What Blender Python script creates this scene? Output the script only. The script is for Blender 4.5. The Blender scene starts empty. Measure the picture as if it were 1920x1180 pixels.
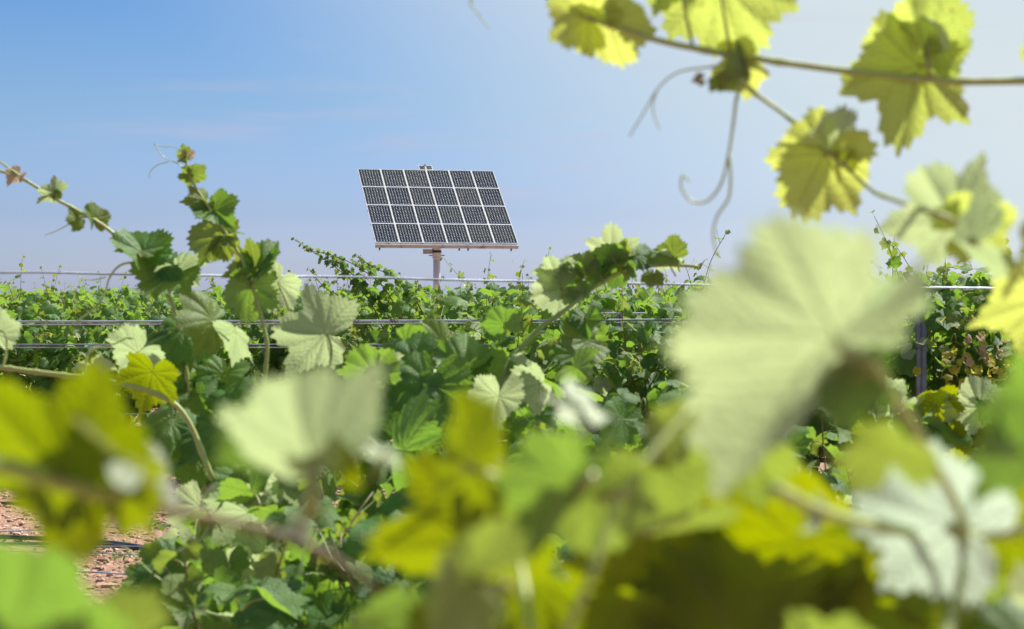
import bpy, math, random
import numpy as np
from mathutils import Vector, Matrix

# ------------------------------------------------------------------ camera, sky, sun, exposure
scene = bpy.context.scene
C = scene.collection
R = math.radians
EYE = 1.5
cam = bpy.data.objects.new('camera', bpy.data.cameras.new('camera'))
C.objects.link(cam)
cam.location = (0, 0, EYE); cam.rotation_euler = (R(90), 0, 0)
cam.data.lens = 75; cam.data.sensor_width = 36
cam.data.clip_start = .05; cam.data.clip_end = 3000
cam.data.dof.use_dof = True
cam.data.dof.focus_distance = 17
cam.data.dof.aperture_fstop = 9.2
scene.camera = cam

SUN_AZ, SUN_EL = R(50), R(52)      # azimuth to the right of the view direction (+Y)
sd = Vector((math.sin(SUN_AZ) * math.cos(SUN_EL), math.cos(SUN_AZ) * math.cos(SUN_EL), math.sin(SUN_EL)))
sun = bpy.data.objects.new('sun', bpy.data.lights.new('sun', 'SUN'))
sun.data.energy = 5.0; sun.data.angle = R(.53); sun.data.color = (1, .955, .88)
sun.rotation_euler = sd.to_track_quat('Z', 'Y').to_euler()
C.objects.link(sun)

world = bpy.data.worlds.new('World'); scene.world = world; world.use_nodes = True
wn = world.node_tree; wn.nodes.clear()


class NT:
    """tiny helper for node trees"""
    def __init__(s, t): s.t = t
    def n(s, typ, **k):
        o = s.t.nodes.new(typ)
        for a, b in k.items(): setattr(o, a, b)
        return o
    def plug(s, sock, v):
        if v is None: return
        if hasattr(v, 'is_linked'): s.t.links.new(v, sock)
        else:
            if isinstance(v, (tuple, list)) and len(v) == 3 and sock.type == 'RGBA': v = (*v, 1)
            sock.default_value = v
    def m(s, op, a, b=None, c=None, clamp=False):
        o = s.n('ShaderNodeMath', operation=op, use_clamp=clamp)
        for i, v in enumerate((a, b, c)): s.plug(o.inputs[i], v)
        return o.outputs[0]
    def step(s, x, lo, hi, a=0., b=1.):
        o = s.n('ShaderNodeMapRange', interpolation_type='SMOOTHSTEP')
        for i, v in enumerate((x, lo, hi, a, b)): s.plug(o.inputs[i], v)
        return o.outputs[0]
    def mix(s, f, a, b, mode='MIX'):
        o = s.n('ShaderNodeMix', data_type='RGBA', blend_type=mode)
        s.plug(o.inputs[0], f); s.plug(o.inputs[6], a); s.plug(o.inputs[7], b)
        return o.outputs[2]
    def noise(s, vec, scale, detail=3, rough=.5, out=0):
        o = s.n('ShaderNodeTexNoise'); s.plug(o.inputs['Vector'], vec)
        o.inputs['Scale'].default_value = scale; o.inputs['Detail'].default_value = detail
        o.inputs['Roughness'].default_value = rough
        return o.outputs[out]
    def ramp(s, f, stops):
        o = s.n('ShaderNodeValToRGB'); s.plug(o.inputs[0], f)
        e = o.color_ramp.elements
        while len(e) < len(stops): e.new(.5)
        for q, (p, c) in zip(e, stops): q.position = p; q.color = (*c, 1)
        return o.outputs[0]
    def bump(s, h, dist, strength=1.):
        o = s.n('ShaderNodeBump'); s.plug(o.inputs['Height'], h)
        o.inputs['Distance'].default_value = dist; o.inputs['Strength'].default_value = strength
        return o.outputs[0]


W = NT(wn)
sky = W.n('ShaderNodeTexSky', sky_type='NISHITA', sun_disc=False)
sky.sun_elevation = SUN_EL; sky.sun_rotation = SUN_AZ; sky.air_density = 1.0; sky.dust_density = 1.4; sky.ozone_density = 1.5
gen = W.n('ShaderNodeTexCoord').outputs['Generated']
nrm = W.n('ShaderNodeVectorMath', operation='NORMALIZE'); W.plug(nrm.inputs[0], gen)
sep = W.n('ShaderNodeSeparateXYZ'); W.plug(sep.inputs[0], nrm.outputs[0])
# lavender haze band at the horizon, clearing to blue within some ten degrees
tint = W.ramp(W.m('ABSOLUTE', sep.outputs[2]), [(0, (1.4/3, 1.66/3, 1.)), (.0225, (1.17/3, 1.39/3, 2.25/3)), (.0475, (.88/3, 1.09/3, 1.80/3)), (.0975, (.71/3, .98/3, 1.42/3)), (.145, (.53/3, .86/3, 1.34/3)), (1, (.5/3, .7/3, 1.15/3))])
base = W.mix(1., W.mix(1., sky.outputs[0], tint, 'MULTIPLY'), (3., 3., 3.), 'MULTIPLY')
# bright veil towards the sun, painted into the sky in place of lens glare
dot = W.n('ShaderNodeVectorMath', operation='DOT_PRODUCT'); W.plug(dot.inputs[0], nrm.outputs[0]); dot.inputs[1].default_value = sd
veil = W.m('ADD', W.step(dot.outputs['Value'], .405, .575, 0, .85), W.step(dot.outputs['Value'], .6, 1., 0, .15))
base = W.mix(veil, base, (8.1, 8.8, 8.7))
# faint wisps
vm = W.n('ShaderNodeVectorMath', operation='MULTIPLY'); W.plug(vm.inputs[0], nrm.outputs[0]); vm.inputs[1].default_value = (1.2, 1.2, 9)
wisp = W.step(W.noise(vm.outputs[0], 5.5, 5, .55), .56, .78, 0, .3)
base = W.mix(wisp, base, (6.6, 6.0, 7.0))
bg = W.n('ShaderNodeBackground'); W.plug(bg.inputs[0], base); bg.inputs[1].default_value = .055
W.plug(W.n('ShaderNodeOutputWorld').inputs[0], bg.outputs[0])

vs = scene.view_settings
vs.view_transform = 'Standard'; vs.look = 'None'; vs.gamma = 1; vs.use_curve_mapping = False
vs.exposure = .75
scene.cycles.max_bounces = 8; scene.cycles.diffuse_bounces = 4; scene.cycles.transmission_bounces = 6


# ------------------------------------------------------------------ helpers
def P(px, py, Y):
    """world point at depth Y seen at pixel (px, py) of the 1920 wide photograph (used to lay the vineyard out)"""
    if Y < 1.46: Y *= .84      # the plants right at the lens
    return Vector(((px - 960) / 4000 * Y, Y, EYE - (py - 590) / 4000 * Y))


def mesh(name, vs_, fs, mat=None, smooth=True, uv=None):
    me = bpy.data.meshes.new(name)
    me.from_pydata([tuple(v) for v in vs_], [], fs)
    if mat:
        for m_ in (mat if isinstance(mat, (list, tuple)) else [mat]): me.materials.append(m_)
    if uv is not None:
        l = me.uv_layers.new(name='UVMap')
        idx = np.empty(len(me.loops), np.int32); me.loops.foreach_get('vertex_index', idx)
        l.data.foreach_set('uv', np.asarray(uv, np.float32)[idx].ravel())
    if smooth: me.polygons.foreach_set('use_smooth', [True] * len(me.polygons))
    me.update()
    return me


def add(name, me, parent=None, loc=None, mat4=None, **props):
    o = bpy.data.objects.new(name, me); C.objects.link(o)
    if parent: o.parent = parent
    if loc is not None: o.location = loc
    if mat4 is not None: o.matrix_basis = mat4
    for k, v in props.items(): o[k] = v
    return o


def thing(name, label, cat, loc=(0, 0, 0), rz=0, group=None):
    o = add(name, None, loc=loc, label=label, category=cat)
    o.rotation_euler = (0, 0, rz)
    if group: o['group'] = group
    return o


def smooth_path(pts, n=6):
    p = [Vector(q) for q in pts]
    if len(p) < 3: return [p[0].lerp(p[-1], i / n) for i in range(n + 1)]
    q = [p[0] * 2 - p[1]] + p + [p[-1] * 2 - p[-2]]
    out = []
    for i in range(1, len(q) - 2):
        a, b, c, d = q[i - 1], q[i], q[i + 1], q[i + 2]
        for k in range(n):
            t = k / n
            out.append(.5 * ((2 * b) + (c - a) * t + (2 * a - 5 * b + 4 * c - d) * t * t + (3 * b - a - 3 * c + d) * t ** 3))
    out.append(p[-1])
    return out


def tube(pts, r0, r1=None, ns=8, lumps=0., rnd=random, caps=True):
    """vertices and faces of a tapered tube through pts"""
    r1 = r0 if r1 is None else r1
    V, F = [], []
    up = Vector((.13, .21, .97))
    n = len(pts)
    for i, p in enumerate(pts):
        d = (pts[min(i + 1, n - 1)] - pts[max(i - 1, 0)])
        if d.length < 1e-9: d = Vector((0, 0, 1))
        d.normalize()
        a = d.cross(up)
        if a.length < .05: a = d.cross(Vector((1, 0, 0)))
        a.normalize(); b = d.cross(a); up = b.cross(d) * -1 if False else up
        r = r0 + (r1 - r0) * i / (n - 1)
        for k in range(ns):
            w = 2 * math.pi * k / ns
            rr = r * (1 + lumps * (rnd.random() - .5))
            V.append(p + (a * math.cos(w) + b * math.sin(w)) * rr)
    for i in range(n - 1):
        for k in range(ns):
            k2 = (k + 1) % ns
            F.append((i * ns + k, i * ns + k2, (i + 1) * ns + k2, (i + 1) * ns + k))
    if caps:
        F.append(tuple(range(ns))[::-1]); F.append(tuple((n - 1) * ns + k for k in range(ns)))
    return V, F


def join(parts):
    V, F = [], []
    for v, f in parts:
        o = len(V); V += list(v); F += [tuple(i + o for i in q) for q in f]
    return V, F


def box(x0, x1, y0, y1, z0, z1):
    V = [Vector((x, y, z)) for z in (z0, z1) for y in (y0, y1) for x in (x0, x1)]
    return V, [(0, 2, 3, 1), (4, 5, 7, 6), (0, 1, 5, 4), (2, 6, 7, 3), (0, 4, 6, 2), (1, 3, 7, 5)]


def new_mat(name):
    m_ = bpy.data.materials.new(name); m_.use_nodes = True
    t = m_.node_tree; t.nodes.clear()
    return m_, NT(t), t.nodes.new('ShaderNodeOutputMaterial')


def simple(name, col, rough=.6, metal=0., noise=None, bump=None, spec=.5):
    """Principled with a little noise in the colour; noise = (scale, other colour, low, high)"""
    m_, n, out = new_mat(name)
    co = n.n('ShaderNodeTexCoord').outputs['Object']
    c = col
    if noise:
        c = n.mix(n.step(n.noise(co, noise[0], 5, .6), noise[2], noise[3]), col, noise[1])
    b = n.n('ShaderNodeBsdfPrincipled'); n.plug(b.inputs['Base Color'], c)
    b.inputs['Roughness'].default_value = rough; b.inputs['Metallic'].default_value = metal
    b.inputs['Specular IOR Level'].default_value = spec
    if bump: n.plug(b.inputs['Normal'], n.bump(n.noise(co, bump[0], 4, .6), bump[1]))
    n.plug(out.inputs[0], b.outputs[0])
    return m_


# ------------------------------------------------------------------ materials
def leaf_material(name, tops, under, trans, tmix=.42, rough=.48, spots=.8):
    """tops: three upper-side colours picked per leaf; veins follow the leaf's own UV; the underside is paler"""
    m_, n, out = new_mat(name)
    uv = n.n('ShaderNodeUVMap'); s = n.n('ShaderNodeSeparateXYZ'); n.plug(s.inputs[0], uv.outputs[0])
    x, y = s.outputs[0], s.outputs[1]
    r = n.m('SQRT', n.m('ADD', n.m('MULTIPLY', x, x), n.m('MULTIPLY', y, y)))
    th = n.m('ABSOLUTE', n.m('ARCTAN2', x, y))
    dl = n.m('PINGPONG', th, R(30))
    u = n.m('MULTIPLY', r, n.m('COSINE', dl)); v = n.m('MULTIPLY', r, n.m('SINE', dl))
    main = n.m('SUBTRACT', 1., n.step(v, n.m('MULTIPLY_ADD', r, -.008, .006), n.m('MULTIPLY_ADD', r, -.016, .019)))
    wob = n.m('MULTIPLY_ADD', n.noise(uv.outputs[0], 3.5, 2), .16, -.08)
    q = n.m('PINGPONG', n.m('MULTIPLY', n.m('ADD', n.m('SUBTRACT', u, n.m('MULTIPLY', v, .95)), wob), 10.5), .5)
    sec = n.m('SUBTRACT', 1., n.step(q, .015, .075))
    vo = n.n('ShaderNodeTexVoronoi', feature='DISTANCE_TO_EDGE'); n.plug(vo.inputs['Vector'], uv.outputs[0]); vo.inputs['Scale'].default_value = 38
    ter = n.m('SUBTRACT', 1., n.step(vo.outputs[0], .0, .11))
    vein = n.m('MAXIMUM', main, n.m('MULTIPLY', sec, .55))
    oi = n.n('ShaderNodeObjectInfo').outputs['Random']; geo = n.n('ShaderNodeNewGeometry')
    rnd = n.m('FRACT', n.m('ADD', n.m('MULTIPLY', oi, 7.13), n.m('MULTIPLY', geo.outputs['Random Per Island'], 3.7)))
    rnd2 = n.m('FRACT', n.m('MULTIPLY', rnd, 13.7))
    top = n.ramp(rnd, [(0, tops[0]), (.45, tops[1]), (1, tops[2])])
    mott = n.step(n.noise(uv.outputs[0], 5., 5, .65), .35, .66)
    top = n.mix(n.m('MULTIPLY', mott, .5), top, tuple(c * 1.7 for c in tops[1]))
    top = n.mix(n.m('MULTIPLY', vein, .5), top, (.2, .25, .09))
    top = n.mix(n.m('MULTIPLY', ter, .12), top, (.12, .16, .06))
    # a few leaves show brown sun-scorched spots
    spot = n.m('MULTIPLY', n.step(n.noise(uv.outputs[0], 9., 2), .66, .7), n.m('GREATER_THAN', rnd2, spots))
    top = n.mix(n.m('MULTIPLY', spot, .8), top, (.2, .12, .05))
    und = n.mix(n.m('MULTIPLY', mott, .35), under, tuple(c * .72 for c in under))
    und = n.mix(n.m('MULTIPLY', vein, .6), und, (.32, .34, .16))
    und = n.mix(n.m('MULTIPLY', ter, .15), und, tuple(c * 1.2 for c in under))
    col = n.mix(geo.outputs['Backfacing'], top, und)
    h = n.m('ADD', n.m('MULTIPLY', n.m('MAXIMUM', main, n.m('MULTIPLY', sec, .5)), -.4), n.m('MULTIPLY', n.step(q, 0, .5), .12))
    h = n.m('ADD', h, n.m('MULTIPLY', n.noise(uv.outputs[0], 17., 3, .55), .9))
    bmp = n.bump(h, .0024)
    b = n.n('ShaderNodeBsdfPrincipled'); n.plug(b.inputs['Base Color'], col); n.plug(b.inputs['Normal'], bmp)
    n.plug(b.inputs['Roughness'], n.mix(geo.outputs['Backfacing'], (rough,) * 3, (.75,) * 3))
    b.inputs['Specular IOR Level'].default_value = .32
    tr = n.n('ShaderNodeBsdfTranslucent')
    tc = n.mix(n.m('MULTIPLY', rnd2, .5), trans, tuple(a * b_ for a, b_ in zip(trans, (.55, .8, .7))))
    tc = n.mix(n.m('MULTIPLY', vein, .45), tc, tuple(a * .45 for a in trans))
    tc = n.mix(spot, tc, (.1, .05, .01))
    n.plug(tr.inputs[0], tc); n.plug(tr.inputs[1], bmp)
    mx = n.n('ShaderNodeMixShader'); mx.inputs[0].default_value = tmix
    n.plug(mx.inputs[1], b.outputs[0]); n.plug(mx.inputs[2], tr.outputs[0])
    n.plug(out.inputs[0], mx.outputs[0])
    return m_


M = {}
M['leaf'] = leaf_material('vine_leaf', [(.028, .09, .035), (.055, .15, .025), (.11, .2, .045)], (.18, .27, .11), (.33, .54, .05), .4)
M['young'] = leaf_material('young_leaf', [(.07, .14, .03), (.10, .17, .035), (.15, .21, .06)], (.21, .27, .12), (.40, .50, .05), .42)
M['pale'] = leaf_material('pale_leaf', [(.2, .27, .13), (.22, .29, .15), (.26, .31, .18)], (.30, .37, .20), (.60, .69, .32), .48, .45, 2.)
M['sheen'] = leaf_material('painted_sheen_leaf', [(.38, .44, .33), (.42, .47, .36), (.46, .5, .4)], (.46, .5, .4), (.72, .78, .6), .5, .5, 2.)  # leaf copy with the white glancing sheen put into its colours
M['glow'] = leaf_material('sunlit_yellow_leaf', [(.12, .15, .01), (.15, .17, .012), (.17, .19, .015)], (.11, .15, .02), (.33, .38, .0), .5, .48, 2.)  # leaf copy: backlight yellow and shaded olive put into its colours
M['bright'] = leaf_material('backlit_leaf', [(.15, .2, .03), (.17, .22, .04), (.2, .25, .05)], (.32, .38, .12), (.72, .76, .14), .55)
M['yellow'] = leaf_material('yellowing_leaf', [(.35, .32, .03), (.42, .36, .05), (.4, .3, .08)], (.45, .42, .14), (.85, .78, .12), .5)
M['dry'] = leaf_material('dry_leaf', [(.4, .28, .17), (.45, .33, .2), (.34, .2, .12)], (.6, .5, .36), (.75, .6, .35), .35, .7)
M['stem'] = simple('green_cane', (.36, .43, .12), .45, noise=(60, (.34, .3, .12), .5, .8), bump=(150, .0006))
M['petiole'] = simple('petiole', (.27, .30, .08), .4, noise=(30, (.3, .16, .07), .5, .75))
M['cane'] = simple('woody_cane', (.17, .135, .05), .6, noise=(40, (.09, .075, .035), .4, .65), bump=(120, .001))
M['bark'] = simple('vine_bark', (.07, .05, .035), .9, noise=(25, (.15, .115, .085), .4, .7), bump=(60, .006))
M['tendril'] = simple('tendril', (.5, .56, .2), .4)
M['dried'] = simple('dried_tendril', (.19, .12, .11), .8, noise=(90, (.08, .05, .05), .4, .6))
M['wire'] = simple('galvanised_wire', (.44, .5, .58), .5, .6, noise=(8, (.24, .25, .3), .4, .7))
M['post'] = simple('galvanised_post', (.12, .155, .19), .55, .0, noise=(14, (.19, .24, .28), .4, .75), bump=(60, .0008))
M['hose'] = simple('black_hose', (.02, .022, .028), .28)
M['al'] = simple('aluminium_frame', (.68, .69, .7), .35, .15)
M['rust'] = simple('rusty_beam', (.46, .47, .46), .7, .1, noise=(2.2, (.28, .17, .1), .5, .7), bump=(9, .01))
M['mast'] = simple('painted_mast', (.58, .64, .74), .5, noise=(1.1, (.46, .44, .46), .55, .8), bump=(5, .006))
M['dark'] = simple('dark_steel', (.05, .045, .04), .6, .3)


def soil_material():
    m_, n, out = new_mat('red_stony_soil')
    co = n.n('ShaderNodeTexCoord').outputs['Object']
    c = n.mix(n.step(n.noise(co, 1.1, 6, .6), .35, .68), (.29, .165, .11), (.39, .24, .165))
    c = n.mix(n.step(n.noise(co, 26., 5, .65), .42, .7), c, (.24, .125, .08))
    v = n.n('ShaderNodeTexVoronoi'); n.plug(v.inputs['Vector'], co); v.inputs['Scale'].default_value = 24
    c = n.mix(n.m('MULTIPLY', n.step(v.outputs['Distance'], .4, .1), .45), c, (.52, .36, .26))
    b = n.n('ShaderNodeBsdfPrincipled'); n.plug(b.inputs['Base Color'], c); b.inputs['Roughness'].default_value = .95
    h = n.m('ADD', n.noise(co, 30, 5, .65), n.m('MULTIPLY', v.outputs['Distance'], -.8))
    n.plug(b.inputs['Normal'], n.bump(h, .02))
    n.plug(out.inputs[0], b.outputs[0])
    return m_


def stone_material():
    m_, n, out = new_mat('field_stone')
    g = n.n('ShaderNodeNewGeometry').outputs['Random Per Island']
    c = n.ramp(g, [(0, (.30, .165, .105)), (.4, (.42, .25, .165)), (.75, (.5, .33, .23)), (1, (.58, .44, .34))])
    co = n.n('ShaderNodeTexCoord').outputs['Object']
    c = n.mix(n.step(n.noise(co, 60, 3), .4, .7, 0, .4), c, (.25, .13, .09))
    b = n.n('ShaderNodeBsdfPrincipled'); n.plug(b.inputs['Base Color'], c); b.inputs['Roughness'].default_value = .9
    n.plug(out.inputs[0], b.outputs[0])
    return m_


M['soil'] = soil_material(); M['stone'] = stone_material()

# ------------------------------------------------------------------ ground
rg = np.random.default_rng(4)


def hsh(x, y):
    return .5 * (np.sin(x * 1.7 + 1.3) * np.cos(y * 1.3 + .4) + np.sin(x * .61 + y * .83))


def ground_z(x, y):
    return .03 * hsh(x, y) + .012 * np.sin(x * 7.1 + y * 3.) * np.sin(y * 6.3 - x)


gx = np.concatenate([[-1500, -500, -160, -60, -30, -15, -9], np.arange(-5.5, 3.2, .045), [4, 6, 9, 15, 30, 60, 160, 500, 1500]])
gy = np.concatenate([[-400, -100, -20, -5, 0, 3, 6, 8.5], np.arange(10.3, 20.5, .05), [22, 25, 29, 34, 40, 50, 70, 100, 160, 300, 700, 2200]])
GX, GY = np.meshgrid(gx, gy)
fine = (np.abs(GX + 1) < 5) & (GY > 10) & (GY < 21)
GZ = ground_z(GX, GY) * (np.abs(GX) < 40) * (np.abs(GY) < 60) + fine * rg.normal(0, .007, GX.shape)
nx = len(gx)
F = [(j * nx + i, j * nx + i + 1, (j + 1) * nx + i + 1, (j + 1) * nx + i) for j in range(len(gy) - 1) for i in range(nx - 1)]
add('ground', mesh('ground', np.stack([GX, GY, GZ], -1).reshape(-1, 3), F, M['soil']), kind='structure')

ico = [(0, 0, 1), (.894, 0, .447), (.276, .851, .447), (-.724, .526, .447), (-.724, -.526, .447), (.276, -.851, .447),
       (.724, .526, -.447), (-.276, .851, -.447), (-.894, 0, -.447), (-.276, -.851, -.447), (.724, -.526, -.447), (0, 0, -1)]
icf = [(0, 1, 2), (0, 2, 3), (0, 3, 4), (0, 4, 5), (0, 5, 1), (1, 6, 2), (2, 7, 3), (3, 8, 4), (4, 9, 5), (5, 10, 1),
       (6, 7, 2), (7, 8, 3), (8, 9, 4), (9, 10, 5), (10, 6, 1), (11, 7, 6), (11, 8, 7), (11, 9, 8), (11, 10, 9), (11, 6, 10)]


def stones(n, x0, x1, y0, y1, s0, s1, seed):
    g = np.random.default_rng(seed)
    b = np.array(ico)[None] * (1 + g.normal(0, .2, (n, 12, 1)))
    s = s0 + (s1 - s0) * g.random(n) ** 3
    b = b * (s[:, None] * (1 + g.normal(0, .22, (n, 3))))[:, None, :] * np.array([1, 1, .62])
    a = g.random(n) * 6.28
    x = b[..., 0] * np.cos(a)[:, None] - b[..., 1] * np.sin(a)[:, None]; y = b[..., 0] * np.sin(a)[:, None] + b[..., 1] * np.cos(a)[:, None]
    cx = g.uniform(x0, x1, n); cy = g.uniform(y0, y1, n)
    V = np.stack([x + cx[:, None], y + cy[:, None], b[..., 2] + (ground_z(cx, cy) + s * .15)[:, None]], -1).reshape(-1, 3)
    Fq = (np.array(icf)[None] + (np.arange(n) * 12)[:, None, None]).reshape(-1, 3)
    return V, Fq.tolist()


add('far_gravel', mesh('far_gravel', *stones(9000, -8.5, 1.5, 20.5, 34, .015, .05, 8), M['stone'], smooth=False), kind='stuff',
    label='stones on the bare soil under and behind the first unbroken row', category='gravel')
add('gravel', mesh('gravel', *stones(15000, -4.6, 1.2, 10.6, 21, .008, .035, 7), M['stone'], smooth=False), kind='stuff',
    label='reddish stones and clods scattered over the bare soil', category='gravel')


# ------------------------------------------------------------------ grape leaf meshes
def outline(th, seed, teeth):
    """radius of a shallow-lobed, toothed grape leaf; th from the tip axis"""
    g = random.Random(seed)
    t = (th + math.pi) % (2 * math.pi) - math.pi
    deep = g.uniform(.15, .34)
    lob = [(0, 1.), (1.05, g.uniform(.84, .93)), (-1.05, g.uniform(.84, .93)), (2.12, g.uniform(.66, .78)), (-2.12, g.uniform(.66, .78))]
    r = 0
    for c, l in lob:
        d = abs(t - c) / .52
        q = deep if abs(c) < 1.2 else deep * .7
        r = max(r, l * (1 - q * min(d, 1.6) ** 1.05))
    r *= .10 + .90 * min(1, max(0, (math.pi - abs(t)) / .42)) ** .7
    if teeth:
        k = teeth / (2 * math.pi)
        ph = (abs(t) * k * (1 + .06 * math.sin(t * 3 + seed)) + .5) % 1
        saw = ph / .62 if ph < .62 else (1 - ph) / .38
        r *= 1 - .125 * (1 - saw) - .04 * math.sin(abs(t) * 9.3 + seed)
    return r


def leaf_geo(seed, nt, nr, teeth, fold, droop, wave, cup=0., curl=0., pleat=.022):
    g = random.Random(seed * 31 + 5)
    V, U = [(0, 0, 0)], [(0, 0)]
    ph = g.uniform(0, 6); ph2 = g.uniform(0, 6); kw = g.choice((3, 4, 5))
    skew = g.uniform(-.12, .12)
    for j in range(1, nr + 1):
        f = 1. if j == nr else .76 * j / max(1, nr - 1) * (.8 if nr == 2 else 1)
        for i in range(nt):
            th = -math.pi + 2 * math.pi * (i + .5) / nt
            r = f * outline(th, seed, teeth if f > .9 else 0) * (1 if f > .9 else .97)
            x, y = math.sin(th) * r, math.cos(th) * r
            d = abs(((abs(th) + .525) % 1.05) - .525)
            z = fold * abs(x) - droop * r * r + cup * r * r
            z += wave * r * r * math.sin(kw * th + ph) + pleat * r * math.sin(d * 6) + .045 * math.sin(5 * x + ph2) * math.sin(4.3 * y + ph)
            z -= curl * max(0, abs(th) - .4) * r * r * .5
            V.append((x + skew * r * y, y, z)); U.append((x, y))
    Fs = [(0, 1 + (i + 1) % nt, 1 + i) for i in range(nt - 1)]
    for j in range(nr - 1):
        for i in range(nt - 1):
            a = 1 + j * nt + i; b = a + nt
            Fs.append((a, a + 1, b + 1, b))
    # the gap at the petiole stays open, so no wrap-round faces
    s = 1 / 1.62
    V = [(x * s, y * s, z * s) for x, y, z in V]
    return V, Fs, U


def flip(Fs): return [tuple(reversed(f)) for f in Fs]


def orient(Fs, V):
    """make the upper face (+Z) the front"""
    a, b, c = (Vector(V[i]) for i in Fs[len(Fs) // 3][:3])
    return Fs if (b - a).cross(c - a).z > 0 else flip(Fs)


def fix(V, Fs):
    out = []
    for f in Fs:
        a, b, c = (Vector(V[i]) for i in f[:3])
        out.append(f)
    # all faces share one winding per kind: fan first, quads after
    fan = [f for f in out if f[0] == 0]; quad = [f for f in out if f[0] != 0]
    return orient(fan, V) + orient(quad, V) if quad else orient(fan, V)


SHAPES = [(.18, .1, .10, .0, .0), (.34, .22, .12, 0, 0), (-.1, .3, .1, 0, .15), (.5, .05, .14, 0, 0), (.1, .42, .08, 0, .2),
          (-.28, .12, .14, 0, 0), (.26, -.16, .12, .12, 0), (.02, .18, .2, 0, .1)]
FOOT = Vector((0, .22, .42))      # from the petiole's foot to the blade (for leaf width 1)


def leaf_set(tag_, nt, nr, teeth, petiole, ns=5):
    """meshes keyed by (material, variant); origin at the blade's junction or, with petiole, at its foot"""
    out = {}
    for k, sh in enumerate(SHAPES):
        V, Fs, U = leaf_geo(k + 1, nt, nr, teeth, *sh, pleat=.022 if petiole else .06)
        Fs = fix(V, Fs)
        nb = len(Fs)
        if petiole:
            V = [(x, y + FOOT.y, z + FOOT.z) for x, y, z in V]
            pt = smooth_path([(0, 0, 0), (.02, .06, .22), (0, FOOT.y - .02, FOOT.z - .03), (0, FOOT.y, FOOT.z - .004)], 3)
            pv, pf = tube(pt, .017, .012, 4)
            o = len(V); V = V + [tuple(p) for p in pv]; Fs = Fs + [tuple(i + o for i in f) for f in pf]; U = U + [(0, 0)] * len(pv)
        for kind in ('leaf', 'young', 'pale', 'yellow', 'dry', 'glow', 'bright', 'sheen'):
            me = mesh('leaf_' + tag_, V, Fs, [M[kind], M['petiole']], uv=U)
            me.polygons.foreach_set('material_index', [0] * nb + [1] * (len(Fs) - nb))
            out[kind, k] = me
    return out


HI = leaf_set('large', 144, 8, 34, False)
MID_H = leaf_set('detailed', 96, 4, 28, True)
MID = leaf_set('medium', 54, 2, 20, True)
LOWG = []
for k, sh in enumerate(SHAPES):
    V, Fs, U = leaf_geo(k + 1, 22, 1, 11, *sh)
    Fs = fix(V, Fs); V = [(x, y + FOOT.y, z + FOOT.z) for x, y, z in V]
    LOWG.append((np.array(V, np.float32), np.array(Fs, np.int32), np.array(U, np.float32)))


def frame(n, t):
    n = n.normalized(); t = (t - n * t.dot(n))
    if t.length < 1e-4: t = n.orthogonal()
    t.normalize(); x = t.cross(n)
    return Matrix((x, t, n)).transposed()


def M4(loc, rot, s):
    m_ = (rot * s).to_4x4(); m_.translation = loc
    return m_


def merged_leaves(name, leaves, mats):
    """one mesh with every leaf of the list, for foliage too small to pick apart"""
    Vs, Fs, Us, Mi = [], [], [], []
    o = 0
    for loc, rot, s, k, kind in leaves:
        v, f, u = LOWG[k]
        A = np.array(rot, np.float32) * s
        Vs.append(v @ A.T + np.array(loc, np.float32)); Fs.append(f + o); Us.append(u)
        Mi.append(np.full(len(f), mats.index(kind), np.int32)); o += len(v)
    V = np.concatenate(Vs); Fq = np.concatenate(Fs); U = np.concatenate(Us)
    me = bpy.data.meshes.new(name)
    me.vertices.add(len(V)); me.vertices.foreach_set('co', V.ravel())
    me.loops.add(Fq.size); me.loops.foreach_set('vertex_index', Fq.ravel())
    me.polygons.add(len(Fq)); me.polygons.foreach_set('loop_start', np.arange(0, Fq.size, 3, dtype=np.int32))
    me.polygons.foreach_set('material_index', np.concatenate(Mi)); me.polygons.foreach_set('use_smooth', [True] * len(Fq))
    for k_ in mats: me.materials.append(M[k_])
    l = me.uv_layers.new(name='UVMap'); l.data.foreach_set('uv', U[Fq.ravel()].ravel())
    me.update(calc_edges=True); me.validate()
    return me


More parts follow.
